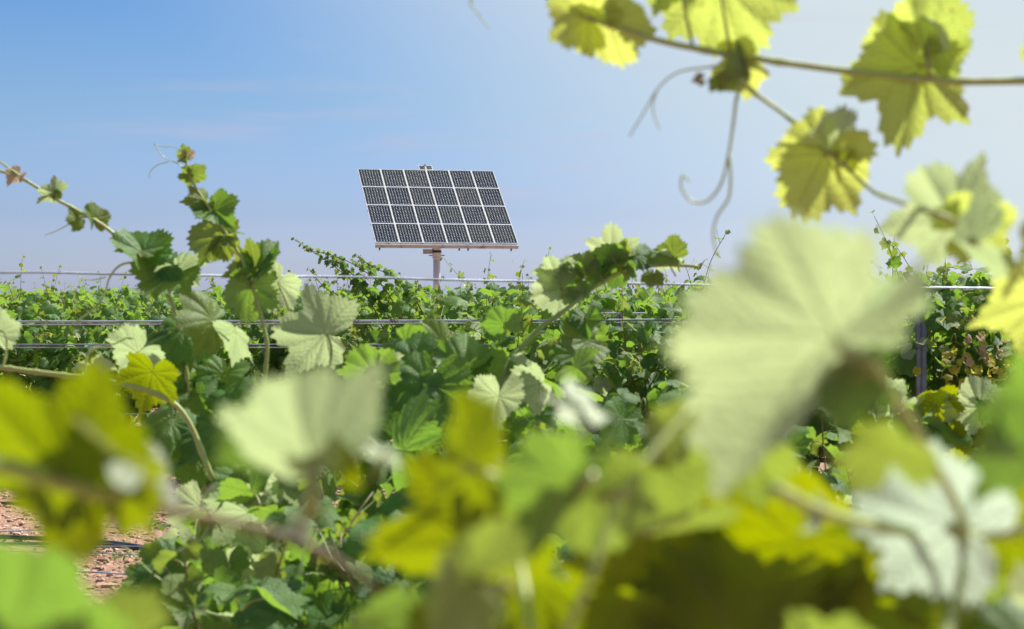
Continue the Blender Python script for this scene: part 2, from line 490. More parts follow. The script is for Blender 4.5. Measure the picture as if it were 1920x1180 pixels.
# ------------------------------------------------------------------ growing a vine
def grow(seed, half=.55, top=1.72, cordon=.72, ns=13, fill=0, tall=.12, spread=.3, lean=0., yshift=0., dens=1., size=1., hang=.2):
    """trunk, canes and leaf placements of one cordon-trained vine, in its own coordinates"""
    g = random.Random(seed)
    rv = lambda a: Vector((g.uniform(-a, a), g.uniform(-a, a), g.uniform(-a, a)))
    out = dict(trunk=[], canes=[], leaves=[], tendrils=[])
    tx = g.uniform(-.06, .06)
    tr = smooth_path([(0, 0, -.05), (tx, g.uniform(-.04, .04), cordon * .4), (-tx * .6, 0, cordon * .8), (0, 0, cordon)], 4)
    out['trunk'].append((tr, .038, .028))
    for s in (-1, 1):
        out['trunk'].append((smooth_path([(0, 0, cordon - .03), (s * .14, g.uniform(-.03, .03), cordon + .03), (s * half * .6, 0, cordon + g.uniform(-.02, .04)), (s * half, 0, cordon)], 3), .022, .012))
    for i in range(ns):
        x0 = -half + 2 * half * (i + g.uniform(.1, .9)) / ns
        H = (top - cordon) * g.uniform(.7, 1.04) + (g.uniform(.4, 1.2) * tall if g.random() < .4 else 0)
        side = g.choice((-1, 1)); sp = g.uniform(.1, 1) * spread * side
        sprawl = g.random() < .38
        p = Vector((x0, 0, cordon)); pts = [p.copy()]
        d = Vector((g.uniform(-.3, .3) + lean * .5, sp * .9, 1)).normalized()
        L = H * (1.15 if sprawl else 1.04); n = max(6, int(L / .075))
        for k in range(n):
            f = k / n
            grav = (.02 + .20 * f * f) if sprawl else .012 * f
            d = (d + rv(.13) + Vector((lean * .05, side * (.06 if sprawl else .0), -grav))).normalized()
            p = p + d * (L / n)
            if p.z < .3: break
            pts.append(p.copy())
        out['canes'].append((smooth_path(pts, 2), .0048, .0018))
        az = g.uniform(0, 6.3)
        for k in range(1, len(pts)):
            f = k / n
            for rep in range(2 if (g.random() < .45 * dens and f < .8) else 1):
                if g.random() > dens: continue
                az += math.pi + g.uniform(-.7, .7)
                o = Vector((math.cos(az) * .8, math.sin(az), 0))
                if abs(pts[k].y) > .03 and g.random() < .5: o.y = math.copysign(abs(o.y) + .3, pts[k].y)
                nn = o * g.uniform(.15, 1.1) + Vector((0, 0, g.uniform(.25, 1.))) + rv(.45)
                tt = o * .8 + Vector((0, 0, -g.uniform(.1, 1.1))) + rv(.5)
                s_ = (.125 if f < .6 else .125 * (1 - (f - .6) * 1.75)) * g.uniform(.62, 1.15) * size
                if rep: s_ *= .7
                s_ = max(s_, .026)
                kind = 'young' if f > .78 else ('pale' if g.random() < .12 else 'leaf')
                out['leaves'].append((pts[k], frame(nn, tt), s_, g.randrange(8), kind))
        if g.random() < .6:
            q = pts[-2]; a = g.uniform(0, 6.3); dd = Vector((math.cos(a), math.sin(a), .6)) * .05
            out['tendrils'].append((smooth_path([q, q + dd, q + dd * 2 + Vector((0, 0, .02)), q + dd * 2.4 - Vector((0, 0, .015)), q + dd * 2. - Vector((.01, 0, .03))], 3), .0012, .0006))
    for i in range(fill):
        x = g.uniform(-half * 1.05, half * 1.05); z = g.uniform(cordon - hang, top - .08)
        y = g.gauss(0, .5) * spread
        side = 1 if y > 0 else -1
        nn = Vector((g.uniform(-.6, .6), side * g.uniform(0, 1.), g.uniform(.1, 1))) ; tt = Vector((g.uniform(-.6, .6), side * .6, -g.uniform(.2, 1.2)))
        out['leaves'].append((Vector((x, y, z)), frame(nn, tt), .12 * g.uniform(.55, 1.1) * size, g.randrange(8), 'leaf'))
    return out


def build_vine(spec, label, loc, rz=0., group=None, nparts=300, lod=MID, key=None, stuff=True):
    root = thing('grape_vine', label, 'grapevine', loc, rz, group)
    rr = random.Random(5)
    V, Fq = join([tube(p, a, b, 8, .35, rr) for p, a, b in spec['trunk']])
    add('trunk', mesh('trunk', V, Fq, M['bark']), root)
    if nparts:
        for p, a, b in spec['canes']: add('cane', mesh('cane', *tube(p, a, b, 5), M['cane']), root)
    else: add('canes', mesh('canes', *join([tube(p, a, b, 4) for p, a, b in spec['canes']]), M['cane']), root, kind='stuff')
    for p, a, b in spec['tendrils'] if nparts else (): add('tendril', mesh('tendril', *tube(p, a, b, 4), M['tendril']), root)
    # the leaves that show largest: those on the side towards the camera and on top
    L = sorted(spec['leaves'], key=key or (lambda q: q[0].y * 1.2 - q[0].z * .5 - q[2] * 1.5))
    for loc_, rot, s, k, kind in L[:nparts]:
        add('leaf', lod[kind, k], root, mat4=M4(loc_, rot, s))
    if len(L) > nparts and stuff:
        add('foliage', merged_leaves('foliage', L[nparts:], ['leaf', 'young', 'pale', 'yellow', 'dry']), root, kind='stuff')
    return root


def copy_vine(src, label, loc, rz=0., sz=1., group=None):
    r = src.copy(); C.objects.link(r); r.location = loc; r.rotation_euler = (0, 0, rz); r.scale = (1, 1, sz)
    r['label'] = label
    if group: r['group'] = group
    for ch in src.children:
        c = ch.copy(); C.objects.link(c); c.parent = r
    return r


# ------------------------------------------------------------------ the rows behind
def rowx(px, Y): return (px - 960) / 4000 * Y


ordw = ['first', 'second', 'third', 'fourth', 'fifth', 'sixth', 'seventh', 'eighth', 'ninth', 'tenth', 'eleventh', 'twelfth']
# row at twelve metres, right of the gap
GB = 'grapevines of the row along the metal posts'
b1 = grow(11, .62, 1.66, .66, 16, 260, .16, .32, size=1.3)
b2 = grow(12, .62, 1.74, .66, 16, 260, .30, .34, size=1.3)
vB = build_vine(b1, 'leafy grapevine growing just left of the lower of two metal posts', (rowx(1060, 12.3), 12.3, 0), .03, GB)
vB2 = build_vine(b2, 'leafy grapevine growing just right of the lower metal post, behind a big blurred leaf', (rowx(1400, 12.3), 12.3, 0), 0, GB)
copy_vine(vB, 'grapevine wrapped round the taller metal post at the right', (rowx(1700, 12.35), 12.35, 0), 3.1, 1.08, GB)
vY = build_vine(grow(14, .6, 1.76, .66, 15, 240, .3, .3, size=1.25), 'grapevine with a patch of yellow and dried leaves low on its front', (rowx(1930, 12.3), 12.3, 0), 0, GB)
vY.scale = (1, 1, 1.06)
rr = random.Random(8)
for i in range(80):
    p = P(rr.gauss(1822, 34), rr.gauss(715, 34), 11.83 + rr.uniform(-.05, .1))
    dry = p.z > P(0, 700, 11.85).z and rr.random() < .6
    rot = frame(Vector((rr.uniform(-1, 1), -rr.random(), rr.random())), Vector((rr.uniform(-1, 1), rr.uniform(-1, 1), -.5)))
    add('leaf', MID['dry' if dry else 'yellow', rr.randrange(8)], vY, mat4=M4(p - vY.location, rot, rr.uniform(.035, .065)),
        label='shrivelled tan leaf' if dry else 'yellowed leaf')

# the tall shoots that lean out left of the solar panel (16 m)
wild = grow(21, .55, 1.72, .7, 14, 60, .1, .3)
g = random.Random(3)
for i, (pp, r_) in enumerate([([(720, 620), (690, 560), (640, 510), (590, 475), (553, 450)], 1), ([(760, 610), (720, 540), (670, 500), (620, 478), (575, 470)], 1),
                              ([(700, 620), (660, 570), (610, 540), (580, 505)], 1), ([(800, 600), (770, 550), (735, 520), (700, 500), (665, 480)], 1),
                              ([(740, 620), (700, 560), (665, 520), (640, 495), (625, 485)], 1), ([(680, 620), (640, 590), (600, 560), (575, 548)], 1)]):
    X0 = rowx(690, 16)
    pts = smooth_path([P(a, b, 16 + g.uniform(-.15, .15)) - Vector((X0, 16, 0)) for a, b in pp], 5)
    wild['canes'].append((pts, .006, .002))
    for k in range(2, len(pts)):
        f = k / len(pts)
        for q in range(2):
            o = Vector((g.uniform(-1, 1), g.uniform(-1, 1), g.uniform(-.2, .6)))
            wild['leaves'].append((pts[k], frame(o + Vector((0, -.1, .5)), Vector((g.uniform(-1, 1), g.uniform(-.5, .5), -.6))),
                                   max(.03, .125 * (1 - f * .75)) * g.uniform(.7, 1.1), g.randrange(8), 'young' if f > .7 else 'leaf'))
build_vine(wild, 'rangy grapevine throwing long leafy shoots up left of the solar panel', (rowx(690, 16), 16, 0), 0, None, 300,
           key=lambda q: -q[0].z)

# first full row across the picture (19 m)
GC = 'grapevines of the first unbroken row'
cs = [grow(31 + i, .6, 1.70, .66, 16, 260, .14, .32, size=1.4, hang=.25) for i in range(3)]
protoC = []
for i in range(10):
    x = rowx(20 + i * 215, 19)
    lab = f'{ordw[i]} grapevine from the left in the first unbroken row behind the bare soil'
    loc = (x, 19 + random.Random(i).uniform(-.08, .08), 0)
    if i < 3: protoC.append(build_vine(cs[i], lab, loc, 0, GC, 230))
    else: copy_vine(protoC[(i * 2) % 3], lab, loc, random.Random(i).choice((0, .05, -.04)), 1.02 + .035 * math.sin(i * 2.2), GC)
GD = 'grapevines of the second unbroken row'
ds = build_vine(grow(41, .62, 1.80, .66, 16, 220, .3, .3, size=1.35), f'{ordw[0]} grapevine from the left in the second unbroken row', (rowx(-20, 23.5), 23.5, 0), 0, GD, 90, key=lambda q: -q[0].z)
ds2 = build_vine(grow(42, .62, 1.82, .66, 16, 220, .45, .3, size=1.35), f'{ordw[1]} grapevine from the left in the second unbroken row', (rowx(180, 23.5), 23.5, 0), 0, GD, 90, key=lambda q: -q[0].z)
for i in range(2, 11):
    copy_vine(ds if i % 2 else ds2, f'{ordw[i]} grapevine from the left in the second unbroken row', (rowx(-20 + i * 200, 23.5), 23.5 + .1 * math.sin(i * 3), 0), .04 * math.sin(i), 1.01 + .045 * math.sin(i * 1.7), GD)
# farther rows: seen only as a dense line of small crowns
GF = 'small distant grapevines seen over the nearer rows'
fs = []
for k in range(3):
    fs.append(build_vine(grow(51 + k, .65, 1.86, .7, 16, 150, .3, .35, size=1.3), 'small distant grapevine whose top shows over the nearer rows', (0, 28, 0), 0, GF, 0))
used = set(); rr = random.Random(17)
for Y in (28, 33, 39, 46, 55):
    n = int(Y * .5 / 1.25) + 1
    for i in range(n):
        x = (i - (n - 1) / 2) * 1.25 + rr.uniform(-.1, .1)
        k = rr.randrange(3); z = (1 + (Y - 28) * .0042) * rr.uniform(.96, 1.05)
        if k not in used:
            used.add(k); o = fs[k]; o.location = (x, Y, 0); o.scale = (1, 1, z)
        else: copy_vine(fs[k], 'small distant grapevine whose top shows over the nearer rows', (x, Y + rr.uniform(-.1, .1), 0), rr.choice((0, 3.14)), z, GF)
# beyond them the vineyard reads as one mass
L = []
for Y in (66, 80, 98, 125):
    for i in range(1500):
        L.append((Vector((rr.uniform(-.29, .29) * Y, Y + rr.gauss(0, .4), rr.uniform(.6, 2.05 + (Y - 60) * .009))),
                  frame(Vector((rr.uniform(-1, 1), rr.uniform(-1, .6), rr.random())), Vector((rr.uniform(-1, 1), rr.uniform(-1, 1), -1))), rr.uniform(.2, .34), rr.randrange(8), 'leaf'))
add('vineyard_foliage', merged_leaves('vineyard_foliage', L, ['leaf']), kind='stuff', label='far green mass of vineyard rows along the horizon', category='vineyard')

# ------------------------------------------------------------------ trellis: posts, wires, hoses
def wire(label, pts, r=.0042, group=None, dried=(), name='trellis_wire', cat='wire', mat='wire', seed=1):
    g = random.Random(seed)
    sp = smooth_path(pts, 14)
    o = add(name, mesh(name, *tube(sp, r, r, 8), M[mat]), label=label, category=cat)
    if group: o['group'] = group
    for t in dried:
        p = sp[min(len(sp) - 1, int(t * len(sp)))]
        d = (sp[-1] - sp[0]).normalized(); pts_ = []
        n = g.randint(9, 15); ln = g.uniform(.02, .05) * (p.y / 6)
        for k in range(n):
            a = k * 1.35; rr_ = r * g.uniform(1.1, 2.6)
            pts_.append(p + d * (ln * (k / n - .5)) + Vector((0, math.cos(a) * rr_, math.sin(a) * rr_)))
        add('dried_tendril', mesh('dried_tendril', *tube(smooth_path(pts_, 2), r * .45, r * .25, 5), M['dried']), o)
    return o


rng = random.Random(2)
def sag(a, b, n=6, amp=.0):
    return [a.lerp(b, i / n) + Vector((0, 0, -amp * math.sin(math.pi * i / n) + rng.uniform(-1, 1) * amp * .25)) for i in range(n + 1)]


wire('slack galvanised top wire crossing the sky in front of the solar panel mast',
     [P(-80, 513, 5.0), P(70, 511, 5.05), P(200, 514, 5.1), P(330, 516, 5.12), P(470, 518, 5.2), P(620, 519, 5.3), P(720, 521, 5.35), P(840, 525, 5.4), P(1050, 529, 5.5), P(1300, 534, 5.6), P(1620, 538, 5.8), P(2000, 542, 6.1)],
     .0028, 'trellis wires', (.28, .365, .52, .04))
wire('taut steel wire level with the post tops, upper one of a close pair', [P(-60, 603.5, 12), P(960, 601, 12.1), P(2000, 596, 12.2)], .0060, 'trellis wires', (.1, .33, .36, .39, .41, .44, .7, .83), seed=3)
wire('thin steel wire just below the taut upper wire of the pair', [P(-60, 609.5, 12.05), P(960, 606, 12.15), P(2000, 602.5, 12.25)], .0032, 'trellis wires', (.06, .17, .2, .22, .24, .3, .27, .47), seed=4)
wire('thin wire halfway down the first unbroken row, upper of two', [P(-60, 646, 18.4), P(2000, 646, 18.4)], .005, 'trellis wires')
wire('thin wire halfway down the first unbroken row, lower of two', [P(-60, 652, 18.42), P(2000, 652, 18.42)], .005, 'trellis wires')
wire('single low wire under the canopy of the first unbroken row', [P(-60, 777, 18.5), P(2000, 772, 18.5)], .005, 'trellis wires')
wire('wire behind the lower post, high in the foliage', [P(1000, 587, 15.5), P(2000, 590, 15.5)], .006, 'trellis wires')
wire('loose wire rising to the right over the bare stony soil', sag(P(-60, 1000, 12.4), P(620, 962, 12.8), 6, .01), .0035, 'trellis wires')
wire('low wire sagging over the soil just above the fallen hose', sag(P(-60, 1022, 12.3), P(620, 1020, 12.3), 6, .012), .0032, 'trellis wires')
wire('lowest slack wire above the weeds in the gap of the row', sag(P(-60, 1060, 11.8), P(900, 1105, 11.6), 8, .012), .0048, 'trellis wires')
wire('thin wire low across the gap between hose and weeds', sag(P(-60, 1031, 12.1), P(600, 1042, 12.1), 6, .01), .0036, 'trellis wires')


def on_ground(px, py, lift=.015):
    Y = EYE / ((py - 590) / 4000); x = (px - 960) / 4000 * Y
    return Vector((x, Y, float(ground_z(np.float64(x), np.float64(Y))) + lift))


def hose(label, pts, r):
    o = add('drip_hose', mesh('drip_hose', *tube(smooth_path(pts, 10), r, r, 10), M['hose']), label=label, category='hose', group='black drip hoses on the soil')


hose('black drip hose running straight across the stones at the far side of the soil', [on_ground(-80, 943, .03), on_ground(100, 946, .03), on_ground(330, 948, .03), on_ground(520, 957, .03)], .012)
hose('thick black hose lying slantwise and dipping to the right under the near wires', [on_ground(-80, 1018, .03), on_ground(60, 1020, .03), on_ground(180, 1022, .03), on_ground(260, 1036, .035), on_ground(400, 1062, .03)], .016)
hose('second black hose beside the slanting one, mostly hidden by leaves', [on_ground(-80, 1034, .03), on_ground(160, 1030, .03), on_ground(270, 1040, .03), on_ground(420, 1046, .03)], .013)


def post(label, x, y, top, w=.054):
    """open steel C-profile with ribs and wire notches"""
    root = thing('trellis_post', label, 'post', (x, y, 0), 0, 'metal trellis posts')
    h = w / 2; t = .003; d = .034
    prof = [(-h, -d), (-h + t, -d - .004), (-h + .008, -d), (-h + .008, -d + t), (-h + t, -d + t + .001), (-h + t, -t), (-.006, -t), (0, -t - .007), (.006, -t), (h - t, -t), (h - t, -d + t + .001), (h - .008, -d + t), (h - .008, -d), (h - t, -d - .004), (h, -d), (h, 0), (.008, 0), (0, -.008), (-.008, 0), (-h, 0)]
    prof = [(a, -b - d) for a, b in prof]      # web towards the camera
    n = len(prof)
    V = [Vector((a, b, z)) for z in (-.2, top) for a, b in prof]
    Fq = [(i, (i + 1) % n, n + (i + 1) % n, n + i) for i in range(n)] + [tuple(range(n, 2 * n))]
    add('profile', mesh('profile', V, Fq, M['post'], smooth=False), root)
    P_ = [box(h, h + .006, -.03, -.01, z, z + .02) for z in np.arange(.3, top - .04, .1)]
    add('hooks', mesh('hooks', *join(P_), M['post'], smooth=False), root)
    return root


post('taller grey steel trellis post standing in the vines at the right', rowx(1727, 12.0), 12.02, P(0, 570, 12).z, .054)
post('shorter-looking grey steel trellis post behind the taut wires near the centre', rowx(1162, 15), 15.0, P(0, 584, 15).z, .046)

# low weeds under the gap
L = []
rr = random.Random(9)
for (cx, cy, n, w) in [(330, 1050, 170, 60), (560, 1060, 60, 40), (240, 1058, 50, 30), (40, 1075, 60, 60), (430, 1068, 120, 60)]:
    for i in range(n):
        p = on_ground(rr.gauss(cx, w), rr.gauss(cy, 5), rr.uniform(.005, .05))
        L.append((p, frame(Vector((rr.uniform(-1, 1), -rr.random(), 1)), Vector((rr.uniform(-1, 1), rr.uniform(-1, 1), .3))), rr.uniform(.014, .035), rr.randrange(8), 'leaf'))
add('weeds', merged_leaves('weeds', L, ['leaf']), kind='stuff', label='low green weeds creeping over the stones under the wires', category='weeds')

# ------------------------------------------------------------------ solar tracker
def cell_material():
    m_, n, out = new_mat('solar_cells')
    uv = n.n('ShaderNodeUVMap'); s = n.n('ShaderNodeSeparateXYZ'); n.plug(s.inputs[0], uv.outputs[0])
    a = n.m('PINGPONG', n.m('MULTIPLY', s.outputs[0], 8.), .5); b = n.m('PINGPONG', n.m('MULTIPLY', s.outputs[1], 12.), .5)
    dia = n.m('LESS_THAN', n.m('ADD', a, b), .19)
    line = n.m('LESS_THAN', n.m('MINIMUM', a, b), .022)
    ins = n.m('MULTIPLY', n.m('LESS_THAN', n.m('ABSOLUTE', n.m('SUBTRACT', s.outputs[0], .5)), .46), n.m('LESS_THAN', n.m('ABSOLUTE', n.m('SUBTRACT', s.outputs[1], .5)), .47))
    oi = n.n('ShaderNodeObjectInfo').outputs['Random']
    co = n.n('ShaderNodeTexCoord').outputs['Object']
    c = n.mix(oi, (.004, .008, .022), (.016, .02, .024))
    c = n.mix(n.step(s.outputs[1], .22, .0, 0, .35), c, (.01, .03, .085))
    c = n.mix(n.m('MULTIPLY', line, .08), c, (.25, .3, .36))
    c = n.mix(n.m('MULTIPLY', dia, ins), c, (.72, .76, .8))
    c = n.mix(n.step(n.noise(co, 3., 4), .45, .75, 0, .08), c, (.3, .27, .22))
    p = n.n('ShaderNodeBsdfPrincipled'); n.plug(p.inputs['Base Color'], c); p.inputs['Roughness'].default_value = .14
    p.inputs['Specular IOR Level'].default_value = .12
    n.plug(out.inputs[0], p.outputs[0])
    return m_


M['cell'] = cell_material()
TA, TT, TD, TX, TZ = .22484, .59995, 96.32, -3.415, 4.92
tr = thing('solar_tracker', 'large tilted solar panel array on a single mast rising behind the vineyard', 'solar panel', (TX, TD, 0))
u = Vector((math.cos(TA), math.sin(TA), 0)); v = Vector((-math.sin(TA) * math.cos(TT), math.cos(TA) * math.cos(TT), math.sin(TT))); w = u.cross(v)
TM = Matrix((u, v, w)).transposed().to_4x4(); TM.translation = (0, 0, TZ + EYE)
mw_, mh_ = 1.045, 1.555


def framed(w_, h_, b=.022, d=.04):
    h1, h2 = w_ / 2, h_ / 2
    return join([box(-h1, h1, -h2, -h2 + b, -d, .006), box(-h1, h1, h2 - b, h2, -d, .006), box(-h1, -h1 + b, -h2 + b, h2 - b, -d, .006), box(h1 - b, h1, -h2 + b, h2 - b, -d, .006)])


def sheet(w_, h_):
    h1, h2 = w_ / 2, h_ / 2
    V = [(-h1, -h2, 0), (h1, -h2, 0), (h1, h2, 0), (-h1, h2, 0), (-h1, -h2, -.01), (h1, -h2, -.01), (h1, h2, -.01), (-h1, h2, -.01)]
    Fq = [(0, 1, 2, 3), (7, 6, 5, 4), (0, 4, 5, 1), (1, 5, 6, 2), (2, 6, 7, 3), (3, 7, 4, 0)]
    return mesh('glass', V, Fq, M['cell'], False, uv=[(0, 0), (1, 0), (1, 1), (0, 1)] * 2)


fr_me = mesh('module_frame', *framed(mw_, mh_), M['al'], False); gl_me = sheet(mw_ - .044, mh_ - .044)
for i in range(6):
    for j in range(4):
        L_ = TM @ Matrix.Translation(((i - 2.5) * 6.4 / 6, (j - 1.5) * 6.3 / 4, 0))
        m_ = add('solar_module', fr_me, tr, mat4=L_)
        add('cell_sheet', gl_me, m_)
sf = mesh('small_module_frame', *framed(.31, .40, .022), M['al'], False); sg = sheet(.27, .36)
for sx in (-.165, .165):
    m_ = add('small_module', sf, tr, mat4=TM @ Matrix.Translation((.03 + sx, 3.385, -.02)), label='small module above the top edge')
    add('cell_sheet', sg, m_)
add('sensor', mesh('sensor', *join([tube([Vector((.03, 3.54, -.02)), Vector((.03, 3.64, .03))], .03, .025, 8)]), M['dark']), tr, mat4=TM)
# light strips between modules so the joints read as aluminium rails, set behind them
rails = [box(-3.2, 3.2, y - .05, y + .05, -.10, -.045) for y in (-2.7, -1.57, -.4, .4, 1.57, 2.7)]
add('rails', mesh('rails', *join(rails), M['al'], False), tr, mat4=TM)
cover = [box(-3.19, 3.19, y * 1.575 - .006, y * 1.575 + .006, -.03, .009) for y in (-1, 0, 1)] + [box(x * 1.0667 - .006, x * 1.0667 + .006, -3.14, 3.14, -.03, .011) for x in (-2, -1, 0, 1, 2)]
add('joint_strips', mesh('joint_strips', *join(cover), M['al'], False), tr, mat4=TM)
add('edge_beam', mesh('edge_beam', *join([box(-3.2, 3.2, -3.24, -3.155, -.22, -.045)]), M['rust'], False), tr, mat4=TM)
beams = [box(x - .05, x + .05, -3.1, 3.1, -.22, -.105) for x in (-2.6, -1.1, 1.1, 2.6)] + [box(-2.8, 2.8, -.1, .1, -.42, -.225)]
add('support_beams', mesh('support_beams', *join(beams), M['rust'], False), tr, mat4=TM)
bolts = [tube([Vector((x, -3.2, -.24)), Vector((x, -3.2, -.36))], .045, .03, 8) for x in (.55, .95, 2.9, -3.0)]
for b_ in bolts: add('cable_clip', mesh('cable_clip', *b_, M['dark']), tr, mat4=TM)
H = TZ + EYE
cone = lambda x, y, z0, z1, r0, r1: tube([Vector((x, y, z0)), Vector((x, y, z1))], r0, r1, 18)
add('mast', mesh('mast', *join([cone(0, .45, -.3, H - .45, .16, .16)]), M['mast']), tr)
add('head_sleeve', mesh('head_sleeve', *join([cone(0, .45, H - 2.42, H - 2.32, .165, .20), cone(0, .45, H - 2.32, H - .4, .20, .20)]), M['mast']), tr)
add('clamp_band', mesh('clamp_band', *cone(0, .45, H - 2.12, H - 2.02, .225, .215), M['dark']), tr)
add('drive_motor', mesh('drive_motor', *box(-.62, -.19, .28, .6, H - 2.17, H - 1.96), M['rust'], False), tr)
for s in (-1, 1):
    add('bolt', mesh('bolt', *tube([Vector((s * .19, .45, H - 2.24)), Vector((s * .36, .45, H - 2.24))], .022, .022, 6), M['dark']), tr)
    add('pivot_bracket', mesh('pivot_bracket', *box(s * .24 - .03, s * .24 + .03, .1, .6, H - .6, H - .1), M['rust'], False), tr)
# ------------------------------------------------------------------ hand-placed leaves and shoots
def new_vine(label, foot, top, group=None, r=.03):
    """root Empty at the trunk's foot, trunk rising to top (world point)"""
    foot = Vector(foot); top = Vector(top)
    o = thing('grape_vine', label, 'grapevine', foot, 0, group)
    mid = foot.lerp(top, .5) + Vector((.03, .02, 0))
    V, Fq = tube(smooth_path([foot - foot - Vector((0, 0, .05)), mid - foot, top - foot], 6), r, r * .6, 10, .3, random.Random(2))
    add('trunk', mesh('trunk', V, Fq, M['bark']), o)
    return o


def shoot(root, pts, r0, r1, mat='stem', name='shoot', label=None):
    sp = smooth_path([Vector(p) - root.location for p in pts], 8)
    n = len(sp)
    V, Fq = tube(sp, r0, r1, 10)
    # swollen nodes every few steps
    for i in range(3, n - 2, 7):
        for k in range(10):
            q = V[i * 10 + k]; V[i * 10 + k] = q + (q - sp[i]) * .3
    o = add(name, mesh(name, V, Fq, M[mat]), root)
    if label: o['label'] = label
    return [p + root.location for p in sp]


def tendril(root, pts, r=.0014):
    sp = smooth_path([Vector(p) - root.location for p in pts], 8)
    return add('tendril', mesh('tendril', *tube(sp, r, r * .55, 6), M['tendril']), root)


def leaf(root, px, py, Y, wpx, ang, face='under', kind='leaf', pitch=0, roll=0, var=None, stem=None, depth=0., petr=None, auto=True):
    """blade whose petiole junction is at P(px, py, Y); ang = direction of the tip seen from the camera side (0 right, 90 up)"""
    var = (int(px * 7 + py * 3) % 8) if var is None else var
    t = Vector((math.cos(R(ang)), 0, math.sin(R(ang))))
    n_ = Vector((0, -1, 0)) if face == 'top' else Vector((0, 1, 0))
    ax = t.cross(n_)
    up_ = sd if kind == 'sheen' or (kind == 'glow' and Y < 1.3) else Vector((0, 0, 1))
    if auto:      # a leaf turns its upper face to the light
        pitch = max((pitch, -pitch), key=lambda a: (Matrix.Rotation(R(a), 3, ax) @ n_).dot(up_))
    Rm = Matrix.Rotation(R(pitch), 3, ax)
    t = Rm @ t; n_ = Rm @ n_
    if auto: roll = max((roll, -roll), key=lambda a: (Matrix.Rotation(R(a), 3, t) @ n_).dot(up_))
    n_ = Matrix.Rotation(R(roll), 3, t) @ n_
    j = P(px, py, Y)
    s = wpx * j.y / 4000
    o = add('leaf', HI[kind, var], root, mat4=M4(j - root.location, frame(n_, t), s))
    if stem is not None:
        e = P(*stem) if len(stem) == 3 else P(stem[0], stem[1], Y)
        back = -n_.normalized() * s * .06
        mid = j.lerp(e, .5) + back * 1.5 + Vector((0, 0, s * .04))
        inv = o.matrix_basis.inverted()
        pl = [inv @ (q - root.location) for q in (j, j + back, mid, e)]
        r_ = (petr or .0016) / s
        add('petiole', mesh('petiole', *tube(smooth_path(pl, 5), r_ * .85, r_ * 1.2, 7), M['petiole']), o)
    return o


# --- the cane that arches across the top right (2.3 m)
YT = 2.3
vT = new_vine('grapevine at the right edge with a long cane arching across the upper sky', (P(2200, 590, YT).x, YT, 0), P(2170, 300, YT))
S = lambda *a: [P(x, y, YT) for x, y in a]
shoot(vT, [P(2170, 300, YT), P(2120, 190, YT)] + S((1990, 155), (1800, 153), (1700, 146), (1560, 130), (1400, 107), (1250, 80), (1130, 42), (1020, -10), (930, -70)), .0046, .003)
shoot(vT, S((1385, 107), (1392, 150), (1412, 172), (1480, 222), (1560, 292), (1640, 362)), .0030, .002)
shoot(vT, [P(2170, 330, YT)] + [P(1990, 520, 1.9), P(1870, 470, 1.75), P(1800, 420, 1.65), P(1720, 390, 1.7), P(1640, 362, 2.25)], .0036, .0022)
leaf(vT, 1105, 34, YT, 158, 150, 'under', 'bright', 20, 30, 2, (1120, 40))
leaf(vT, 1140, 42, YT, 166, 285, 'under', 'bright', 25, -20, 0, (1150, 52))
leaf(vT, 1350, -30, YT, 270, 285, 'under', 'bright', 15, 15, 0, (1370, 100))
leaf(vT, 1265, -70, YT, 171, 255, 'under', 'bright', 25, 0, 3, (1300, 92))
leaf(vT, 1395, 122, YT, 135, 205, 'under', 'bright', 40, 10, 1, (1390, 108))
leaf(vT, 1400, 140, YT, 108, 175, 'under', 'young', 50, -20, 6, (1390, 120))
leaf(vT, 1350, 150, YT, 54, 165, 'under', 'young', 30, 30, 4, (1392, 130))
leaf(vT, 1312, 150, YT, 31, 190, 'top', 'dry', 30, 10, 3)
leaf(vT, 1545, 290, YT, 225, 240, 'under', 'bright', 12, 12, 7, (1560, 292))
leaf(vT, 1560, 285, YT, 171, 140, 'under', 'pale', 48, 20, 3, (1570, 300))
leaf(vT, 1590, 290, YT, 63, 300, 'under', 'bright', 30, 40, 5, (1585, 310))
leaf(vT, 1720, 122, YT, 297, 258, 'under', 'bright', 10, 18, 1, (1740, 150))
leaf(vT, 1735, 100, YT, 225, 120, 'under', 'bright', 30, -25, 3, (1745, 148))
leaf(vT, 1745, 60, YT, 117, 95, 'under', 'pale', 65, 40, 5, (1745, 148))
leaf(vT, 1790, 415, 1.7, 270, 130, 'under', 'pale', 30, 10, 1, (1800, 424))
leaf(vT, 1815, 420, 1.68, 170, 25, 'under', 'bright', 30, 20, 2, (1800, 424))
leaf(vT, 1830, 455, 1.5, 200, 185, 'under', 'pale', 70, 10, 6, (1840, 450))
leaf(vT, 1930, 460, 1.5, 220, 175, 'under', 'bright', 72, -10, 0)
leaf(vT, 1950, 570, 2.0, 220, 190, 'under', 'bright', 55, -10, 4)
leaf(vT, 1960, 85, YT, 99, 150, 'under', 'bright', 30, 0, 3)
tendril(vT, S((1385, 118), (1330, 126), (1272, 136), (1235, 165), (1205, 215), (1180, 256)))
tendril(vT, S((1232, 168), (1224, 195), (1228, 222), (1238, 244)), .0011)
tendril(vT, S((1380, 190), (1374, 240), (1366, 290), (1352, 345), (1325, 378), (1294, 376), (1277, 350), (1281, 330), (1292, 340)), .0019)
tendril(vT, S((1366, 290), (1370, 330), (1366, 372), (1345, 405), (1337, 440), (1345, 480)), .0019)
shoot(vT, S((1385, 110), (1388, 150), (1380, 190)), .0024, .0019)
tendril(vT, S((960, -50), (885, -5), (898, 28), (918, 52)), .0012)

